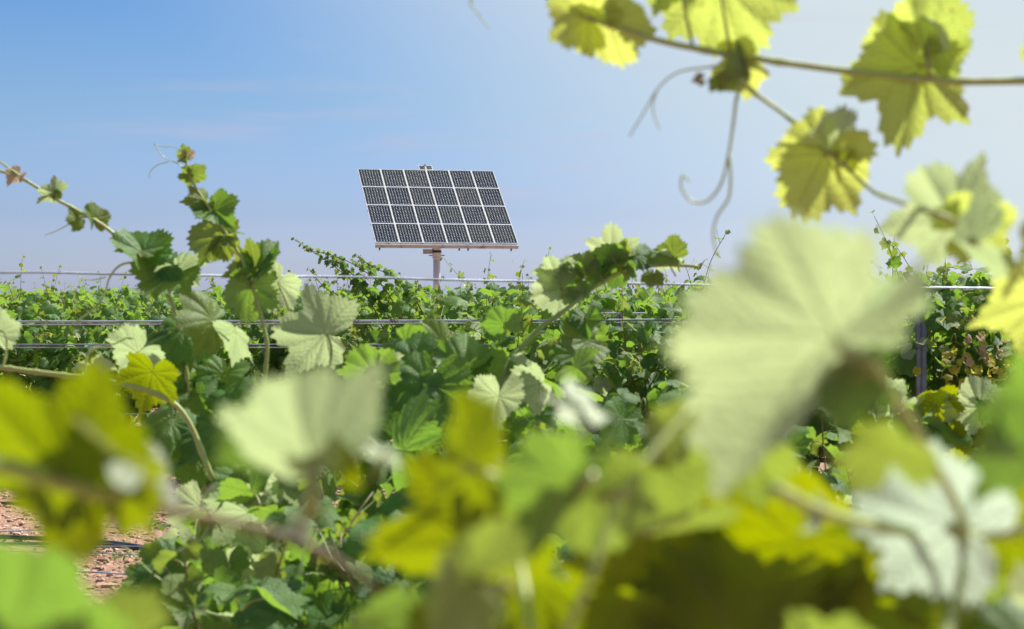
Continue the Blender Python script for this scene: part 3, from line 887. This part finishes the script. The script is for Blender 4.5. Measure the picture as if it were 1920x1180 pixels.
# --- the vine on the right just in front of the lens, with the big pale leaf
vR = new_vine('nearest grapevine at the right, with a huge blurred pale leaf and a whitish one', (P(1700, 590, 1.15).x, 1.15, 0), P(1700, 1500, 1.15), r=.025)
shoot(vR, [P(1700, 1500, 1.15), P(1760, 1250, 1.2), P(1810, 1010, 1.25), P(1740, 850, 1.15), P(1680, 745, 1.08), P(1640, 690, 1.04)], .0027, .0018)
shoot(vR, [P(1450, 915, 1.15), P(1545, 960, 1.2), P(1640, 985, 1.25), P(1800, 1012, 1.28), P(1960, 985, 1.28)], .0028, .0026)
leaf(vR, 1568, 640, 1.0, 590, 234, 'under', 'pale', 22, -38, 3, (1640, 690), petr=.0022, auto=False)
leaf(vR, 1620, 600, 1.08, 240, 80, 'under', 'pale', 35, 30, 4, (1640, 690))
leaf(vR, 1788, 985, 1.25, 350, 158, 'under', 'sheen', 34, 24, 7, (1815, 1020), petr=.0022)
leaf(vR, 1590, 700, 1.05, 200, 265, 'under', 'leaf', 30, 30, 2, (1640, 690))
leaf(vR, 1665, 850, 1.0, 230, 120, 'under', 'young', 45, 30, 2)
leaf(vR, 1560, 1220, 1.05, 260, 60, 'under', 'young', 55, 10, 1)
leaf(vR, 1910, 850, 1.0, 260, 170, 'under', 'leaf', 40, 10, 1)
leaf(vR, 1985, 760, .98, 260, 185, 'under', 'leaf', 30, 10, 5)
leaf(vR, 1540, 970, 1.2, 90, 150, 'top', 'sheen', 50, 10, 5)
leaf(vR, 1850, 1090, 1.3, 110, 200, 'under', 'young', 40, 0, 3)
leaf(vR, 1930, 1120, 1.3, 120, 190, 'under', 'pale', 50, 10, 6)
for q in [(1500, 1010, 420, 200, 'under', 30), (1280, 1130, 420, 170, 'under', 20), (1750, 1180, 420, 150, 'under', 30), (1400, 1240, 480, 120, 'under', 15), (1120, 1230, 400, 140, 'under', 25),
          (1950, 1240, 400, 130, 'top', 35), (1600, 1130, 380, 190, 'under', 45), (1330, 960, 300, 150, 'under', 30), (1880, 1000, 300, 30, 'under', 30)]:
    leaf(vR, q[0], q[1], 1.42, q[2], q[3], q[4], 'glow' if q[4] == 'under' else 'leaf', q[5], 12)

# --- the middle one, low in front
vM = new_vine('nearest grapevine in the middle, with yellow backlit leaves low in front', (P(1010, 590, 1.1).x, 1.1, 0), P(1010, 1480, 1.1), r=.025)
shoot(vM, [P(1010, 1480, 1.1), P(1000, 1260, 1.12), P(985, 1120, 1.15), P(960, 980, 1.2), P(935, 860, 1.2), P(880, 760, 1.25)], .0020, .0014)
shoot(vM, [P(1010, 1300, 1.12), P(1100, 1100, 1.12), P(1170, 920, 1.15), P(1300, 760, 1.2)], .0020, .0014)
leaf(vM, 890, 880, 1.12, 300, 168, 'under', 'glow', 60, 12, 0, (935, 900), petr=.002)
leaf(vM, 900, 1010, 1.2, 400, 190, 'under', 'glow', 18, 25, 1, (960, 990), petr=.002)
leaf(vM, 925, 900, 1.15, 170, 300, 'under', 'glow', 55, 30, 5)
leaf(vM, 1075, 900, 1.12, 290, 242, 'under', 'leaf', 28, 46, 3, (1110, 890), petr=.0022)
leaf(vM, 1120, 925, 1.15, 270, 262, 'under', 'young', 30, -20, 0, (1170, 920), petr=.0022)
leaf(vM, 1290, 960, 1.2, 210, 215, 'under', 'young', 50, 20, 3, (1200, 1000))
leaf(vM, 890, 1085, 1.0, 330, 163, 'under', 'young', 52, 6, 5, (960, 1110))
leaf(vM, 1260, 800, 1.3, 170, 160, 'under', 'young', 45, 10, 2)
leaf(vM, 1400, 830, 1.35, 260, 215, 'under', 'young', 40, 20, 7)
leaf(vM, 1090, 760, 1.35, 150, 25, 'under', 'sheen', 72, 20, 1)
leaf(vM, 1080, 770, 1.35, 130, 200, 'under', 'sheen', 74, -20, 5)
leaf(vM, 870, 1170, 1.2, 150, 100, 'top', 'sheen', 55, 30, 2)
leaf(vM, 860, 1240, 1.1, 260, 120, 'under', 'glow', 30, 10, 6)
leaf(vM, 1000, 1080, 1.35, 300, 200, 'under', 'glow', 30, 10, 4)
leaf(vM, 700, 1180, 1.25, 240, 150, 'under', 'leaf', 50, 0, 4)

# --- the left one, low in front
vL = new_vine('nearest grapevine at the left, with blurred yellow leaves and a pale fan-shaped leaf', (P(330, 590, 1.1).x, 1.1, 0), P(330, 1480, 1.1), r=.025)
shoot(vL, [P(330, 1480, 1.1), P(260, 1250, 1.05), P(60, 1180, 1.0), P(-60, 1000, 1.0), P(-70, 880, 1.02), P(0, 872, 1.05), P(110, 902, 1.08), P(230, 935, 1.1)], .0042, .004)
shoot(vL, [P(230, 935, 1.1), P(360, 965, 1.14), P(480, 990, 1.18), P(600, 1035, 1.2), P(720, 1110, 1.22)], .0026, .0022, 'cane')
leaf(vL, 115, 880, 1.08, 460, 132, 'under', 'glow', 22, -26, 1, (230, 930), petr=.0024)
leaf(vL, 150, 925, 1.12, 260, 250, 'under', 'glow', 22, 30, 2, (215, 930))
leaf(vL, 235, 880, 1.08, 330, 8, 'under', 'glow', 58, -24, 2, (235, 930), petr=.0024)
leaf(vL, 585, 855, 1.08, 350, 108, 'under', 'pale', 50, 4, 6, (585, 960), petr=.0026)
leaf(vL, 640, 850, 1.1, 170, 60, 'under', 'glow', 55, 12, 4)
leaf(vL, 722, 850, 1.1, 100, 95, 'under', 'sheen', 62, 30, 5, (700, 900))
leaf(vL, 225, 905, 1.02, 80, 92, 'under', 'sheen', 40, 20, 6)
leaf(vL, 292, 880, 1.2, 190, 78, 'top', 'sheen', 70, 38, 2, (240, 930))
leaf(vL, 470, 820, 1.25, 170, 150, 'under', 'leaf', 45, 10, 7)
leaf(vL, 30, 1170, .92, 470, 62, 'under', 'leaf', 48, 10, 0)
leaf(vL, 160, 1230, .95, 340, 80, 'under', 'young', 45, -14, 3)
leaf(vL, -60, 1120, .95, 300, 60, 'under', 'leaf', 40, 0, 4)
leaf(vL, 568, 985, 1.1, 60, 270, 'top', 'sheen', 30, 30, 2, (575, 940))

# ------------------------------------------------------------------ the middle distance row (about five metres)
YA = 5.0
A = lambda *a, Y=YA: [P(x, y, Y) for x, y in a]
vS = new_vine('grapevine sending two thin shoots up into the sky at the left', (P(420, 590, 5.1).x, 5.1, 0), P(420, 1120, 5.1), 'grapevines of the nearer row behind the wires')
# the long shoot to the left
shoot(vS, A((400, 1120), (380, 900), (352, 720), (335, 610), (310, 545), (268, 492), (205, 432), (150, 398), (100, 371), (40, 335), (-30, 312)), .006, .0034)
shoot(vS, A((100, 371), (60, 345), (30, 325), (-10, 296)), .003, .0022)
shoot(vS, A((420, 1120), (480, 860), (497, 700), (500, 640), (480, 560), (455, 490), (425, 440), (393, 392), (366, 350), (352, 318), (345, 285)), .0055, .0024)
leaf(vS, 32, 330, YA, 46, 225, 'top', 'dry', 30, 20, 3, (33, 335))
leaf(vS, 102, 362, YA, 70, 160, 'under', 'pale', 50, 20, 1, (104, 372))
leaf(vS, 106, 362, YA, 34, 10, 'top', 'young', 50, 0, 4)
leaf(vS, 176, 412, YA, 66, 95, 'top', 'young', 20, 50, 3, (165, 405))
leaf(vS, 150, 410, YA, 52, 190, 'top', 'young', 55, 0, 2, (160, 408))
leaf(vS, 268, 478, YA, 130, 118, 'top', 'leaf', 40, 34, 3, (270, 495), 0)
leaf(vS, 262, 470, YA, 110, 60, 'top', 'young', 62, -20, 1, (270, 495))
leaf(vS, 320, 510, YA, 135, 235, 'top', 'leaf', 40, 20, 0, (302, 532))
leaf(vS, 335, 505, YA, 110, 320, 'under', 'pale', 50, -25, 1, (305, 530))
leaf(vS, 300, 500, YA, 100, 260, 'top', 'leaf', 35, -30, 4)
leaf(vS, 347, 290, YA, 46, 175, 'top', 'young', 40, 10, 1, (346, 292))
leaf(vS, 350, 292, YA, 30, 20, 'top', 'dry', 20, 10, 3)
leaf(vS, 358, 328, YA, 58, 335, 'under', 'young', 40, 30, 0, (357, 326))
leaf(vS, 356, 325, YA, 36, 190, 'under', 'young', 40, 10, 2)
leaf(vS, 381, 376, YA, 70, 188, 'top', 'young', 50, 10, 4, (384, 380))
leaf(vS, 388, 384, YA, 40, 250, 'under', 'young', 30, 10, 1)
leaf(vS, 402, 396, YA, 100, 318, 'top', 'leaf', 38, 26, 3, (396, 394))
leaf(vS, 410, 446, YA, 112, 178, 'under', 'young', 34, -14, 0, (420, 442))
leaf(vS, 415, 440, YA, 80, 330, 'top', 'young', 50, 30, 5, (420, 440))
leaf(vS, 420, 455, YA, 70, 260, 'under', 'young', 34, 20, 7)
leaf(vS, 472, 498, YA, 100, 165, 'top', 'young', 56, 20, 6, (462, 510))
leaf(vS, 492, 500, YA, 105, 62, 'top', 'leaf', 25, 40, 3, (465, 515))
leaf(vS, 500, 492, YA, 70, 330, 'top', 'leaf', 60, 10, 0)
leaf(vS, 470, 535, YA, 120, 262, 'under', 'leaf', 15, -22, 2, (472, 530))
leaf(vS, 522, 530, YA, 105, 235, 'under', 'pale', 20, 20, 7, (545, 590))
leaf(vS, 610, 627, 4.8, 200, 172, 'under', 'pale', 32, -12, 1, (618, 690), petr=.0026)
leaf(vS, 400, 600, 4.8, 140, 185, 'top', 'young', 55, 12, 2, (430, 640))
leaf(vS, 440, 625, 4.8, 120, 270, 'under', 'pale', 45, 30, 5)
leaf(vS, 345, 620, YA, 150, 240, 'top', 'leaf', 40, 20, 4)
leaf(vS, 260, 660, 4.7, 130, 215, 'under', 'pale', 35, 12, 0, (280, 710))
leaf(vS, 175, 690, 4.8, 80, 300, 'under', 'pale', 35, 12, 1)
leaf(vS, 330, 690, YA, 100, 225, 'top', 'leaf', 35, 12, 2)
leaf(vS, 285, 700, 4.6, 130, 250, 'under', 'glow', 22, 0, 4)
leaf(vS, 420, 700, YA, 120, 250, 'top', 'leaf', 35, 12, 1)
leaf(vS, 372, 740, YA, 110, 300, 'top', 'leaf', 35, 12, 3)
leaf(vS, 350, 668, YA, 80, 210, 'top', 'young', 40, 0, 5)
leaf(vS, 300, 640, YA, 70, 160, 'top', 'young', 40, 0, 5)
tendril(vS, A((255, 491), (225, 498), (206, 520), (196, 550), (175, 580), (130, 612)), .003)
tendril(vS, A((198, 520), (175, 525), (152, 522), (144, 512)), .0016)
tendril(vS, A((352, 322), (335, 308), (310, 297), (298, 285), (290, 270), (302, 275), (325, 276), (343, 283)), .0013)
tendril(vS, A((316, 303), (295, 310), (282, 322), (280, 335)), .0013)
tendril(vS, A((150, 407), (130, 420), (108, 432), (85, 441)), .0017)
tendril(vS, A((355, 340), (357, 360), (370, 385), (370, 400)), .001)
shoot(vS, [P(x, y, 4.6) for x, y in ((-60, 690), (5, 690), (60, 697), (120, 704), (190, 712), (330, 760), (400, 900))], .0055, .006, 'stem')
tendril(vS, [P(x, y, 4.6) for x, y in ((5, 690), (12, 660), (10, 630), (-5, 610))], .003)
leaf(vS, -8, 625, 4.6, 100, 80, 'under', 'pale', 30, 10, 0)
tendril(vS, [P(x, y, 4.7) for x, y in ((160, 720), (160, 680), (175, 655), (215, 645), (260, 620))], .003)
for q in [(375, 950, 130, 262, 0), (470, 960, 165, 205, 20), (500, 1030, 150, 262, 12), (545, 1110, 110, 255, 25), (530, 910, 90, 100, 10), (560, 900, 110, 270, 30)]:
    leaf(vS, q[0], q[1], 4.5, q[2], q[3], 'under', 'pale', q[4], 14)
for q in [(330, 1060, 140, 200, 'top', 30), (400, 1050, 160, 235, 'under', 20), (340, 1130, 150, 280, 'top', 30), (430, 1110, 150, 300, 'top', 40), (520, 905, 120, 30, 'top', 30),
          (455, 905, 110, 210, 'top', 40), (600, 1120, 150, 260, 'top', 40), (640, 1000, 120, 280, 'top', 45), (290, 1100, 120, 190, 'top', 40), (120, 1075, 80, 140, 'top', 35)]:
    leaf(vS, q[0], q[1], 4.7, q[2], q[3], q[4], 'leaf', q[5], 10)

for q in [(300, 790, 130, 250), (390, 810, 150, 220), (440, 850, 150, 280), (350, 860, 120, 190), (460, 780, 140, 240), (410, 760, 120, 160)]:
    leaf(vS, q[0] + 20, q[1], 4.9, q[2], q[3], 'top', 'leaf', 35, 14)

# the arching shoot right of the centre
vC = new_vine('grapevine with a thick cane arching up to the right beside the lower post', (P(900, 590, 5.2).x, 5.2, 0), P(900, 1120, 5.2), 'grapevines of the nearer row behind the wires')
shoot(vC, [P(x, y, 5.1) for x, y in ((900, 1120), (905, 900), (925, 740), (965, 672), (1010, 618), (1062, 580), (1120, 535), (1180, 505), (1250, 497), (1310, 500))], .0068, .004, 'stem')
for q in [(1052, 540, 135, 195, 'under', 'pale', 20, 0), (1045, 520, 110, 115, 'under', 'pale', 30, 1), (1090, 505, 95, 120, 'top', 'young', 40, 3), (1150, 480, 135, 95, 'under', 'pale', 12, 1), (1160, 490, 120, 200, 'under', 'leaf', 30, 2),
          (1165, 485, 110, 170, 'top', 'young', 60, 3), (1195, 480, 100, 60, 'top', 'leaf', 40, 5), (1085, 525, 110, 185, 'under', 'leaf', 40, 4), (1125, 515, 85, 250, 'under', 'leaf', 20, 6), (1262, 480, 95, 150, 'top', 'young', 35, 3),
          (1255, 488, 80, 230, 'under', 'pale', 50, 1), (1225, 515, 60, 250, 'top', 'young', 40, 2), (1210, 498, 24, 160, 'top', 'yellow', 30, 0), (1065, 552, 50, 320, 'under', 'pale', 30, 4),
          (1098, 600, 90, 270, 'top', 'leaf', 40, 3), (1100, 640, 130, 200, 'top', 'young', 40, 0), (1080, 665, 120, 240, 'top', 'leaf', 35, 1)]:
    leaf(vC, q[0], q[1], 5.1, q[2] * .84, q[3], q[4], q[5], q[6], 15, q[7], (q[0] + 12, min(q[1] + 30, 560)) if q[1] < 545 else None)
for q in [(935, 745, 125, 262, 'under', 'pale', 30, 3, 4.7), (700, 700, 120, 120, 'under', 'leaf', 30, 0, 4.6), (715, 690, 90, 330, 'under', 'pale', 40, 1, 4.6), (945, 610, 80, 120, 'under', 'leaf', 30, 0, 5), (925, 700, 110, 80, 'under', 'leaf', 30, 2, 5),
          (760, 730, 190, 240, 'top', 'leaf', 20, 1, 4.8), (810, 720, 180, 260, 'top', 'leaf', 25, 0, 4.8), (850, 760, 160, 250, 'top', 'leaf', 20, 7, 4.8), (780, 680, 140, 150, 'top', 'leaf', 20, 2, 5), (870, 690, 130, 80, 'top', 'leaf', 30, 3, 5),
          (690, 770, 160, 200, 'top', 'leaf', 40, 6, 4.8), (1010, 720, 110, 200, 'under', 'pale', 40, 4, 4.9), (1080, 690, 110, 330, 'under', 'leaf', 55, 1, 4.9), (960, 690, 90, 160, 'under', 'pale', 60, 5, 5), (1000, 860, 110, 240, 'under', 'leaf', 30, 2, 5),
          (1060, 850, 100, 200, 'top', 'young', 30, 0, 5), (600, 760, 130, 200, 'top', 'leaf', 40, 0, 4.9), (640, 730, 100, 150, 'top', 'leaf', 40, 4, 4.9), (760, 640, 100, 330, 'under', 'leaf', 30, 2, 5.1), (830, 640, 110, 200, 'top', 'young', 50, 1, 5.1),
          (760, 845, 260, 180, 'top', 'leaf', 62, 4, 4.3)]:
    leaf(vC, q[0], q[1], q[8], q[2], q[3], q[4], q[5], q[6], 10, q[7])
# the low shoot at the right
vD = new_vine('low grapevine with a line of broad clean leaves at the right below the post', (P(1960, 590, 5.4).x, 5.4, 0), P(1960, 1000, 5.4), 'grapevines of the nearer row behind the wires')
shoot(vD, [P(x, y, 5.4) for x, y in ((1960, 1000), (1930, 860), (1880, 820), (1800, 800), (1700, 792), (1640, 786))], .005, .003)
for q in [(1690, 770, 125, 250, 'under', 'pale', 20, 1), (1665, 745, 90, 120, 'under', 'pale', 30, 0), (1745, 745, 80, 90, 'under', 'pale', 60, 5), (1755, 760, 100, 60, 'under', 'glow', 30, 2), (1725, 790, 110, 230, 'under', 'leaf', 30, 4),
          (1835, 765, 130, 175, 'under', 'pale', 16, 0), (1860, 770, 100, 60, 'top', 'leaf', 30, 3), (1860, 780, 80, 240, 'under', 'pale', 40, 6), (1765, 800, 120, 250, 'top', 'leaf', 40, 7), (1900, 745, 80, 20, 'top', 'young', 50, 3),
          (1640, 800, 90, 260, 'under', 'glow', 30, 1), (1790, 830, 120, 200, 'under', 'glow', 50, 1), (1640, 740, 80, 110, 'top', 'leaf', 40, 4), (1870, 820, 90, 260, 'under', 'glow', 35, 0)]:
    leaf(vD, q[0], q[1], 5.3, q[2], q[3], q[4], q[5], q[6], 12, q[7], (q[0] + 6, 796))

# dense body of the nearer row, below the shoots
key = lambda q: q[0].y - q[0].z * .3
GA = 'grapevines of the nearer row behind the wires'
for sd_, hf, tp, cd, n_, fl, px, Y, lab in (
        (61, .42, 1.40, .5, 16, 300, 735, 5.5, 'bushy grapevine filling the middle below the solar panel mast'),
        (62, .40, 1.36, .5, 16, 300, 1180, 5.8, 'bushy grapevine below the arching cane, right of the middle'),
        (63, .50, 1.24, .5, 16, 260, 1680, 6.2, 'bushy grapevine hidden low behind the huge pale leaf'),
        (64, .27, 1.20, .4, 12, 260, 640, 4.3, 'low bushy grapevine under the pale fan-shaped leaf'),
        (65, .34, 1.16, .4, 13, 260, 1130, 4.2, 'low dark grapevine behind the blurred leaves at the lower middle'),
        (66, .36, 1.05, .4, 13, 220, 1720, 4.2, 'low dark grapevine behind the whitish leaf at the lower right')):
    build_vine(grow(sd_, hf, tp, cd, n_, fl, .0, .34, size=1.2, hang=.3), lab, (P(px, 590, Y).x, Y, 0), 0, GA, 300, MID_H, key)
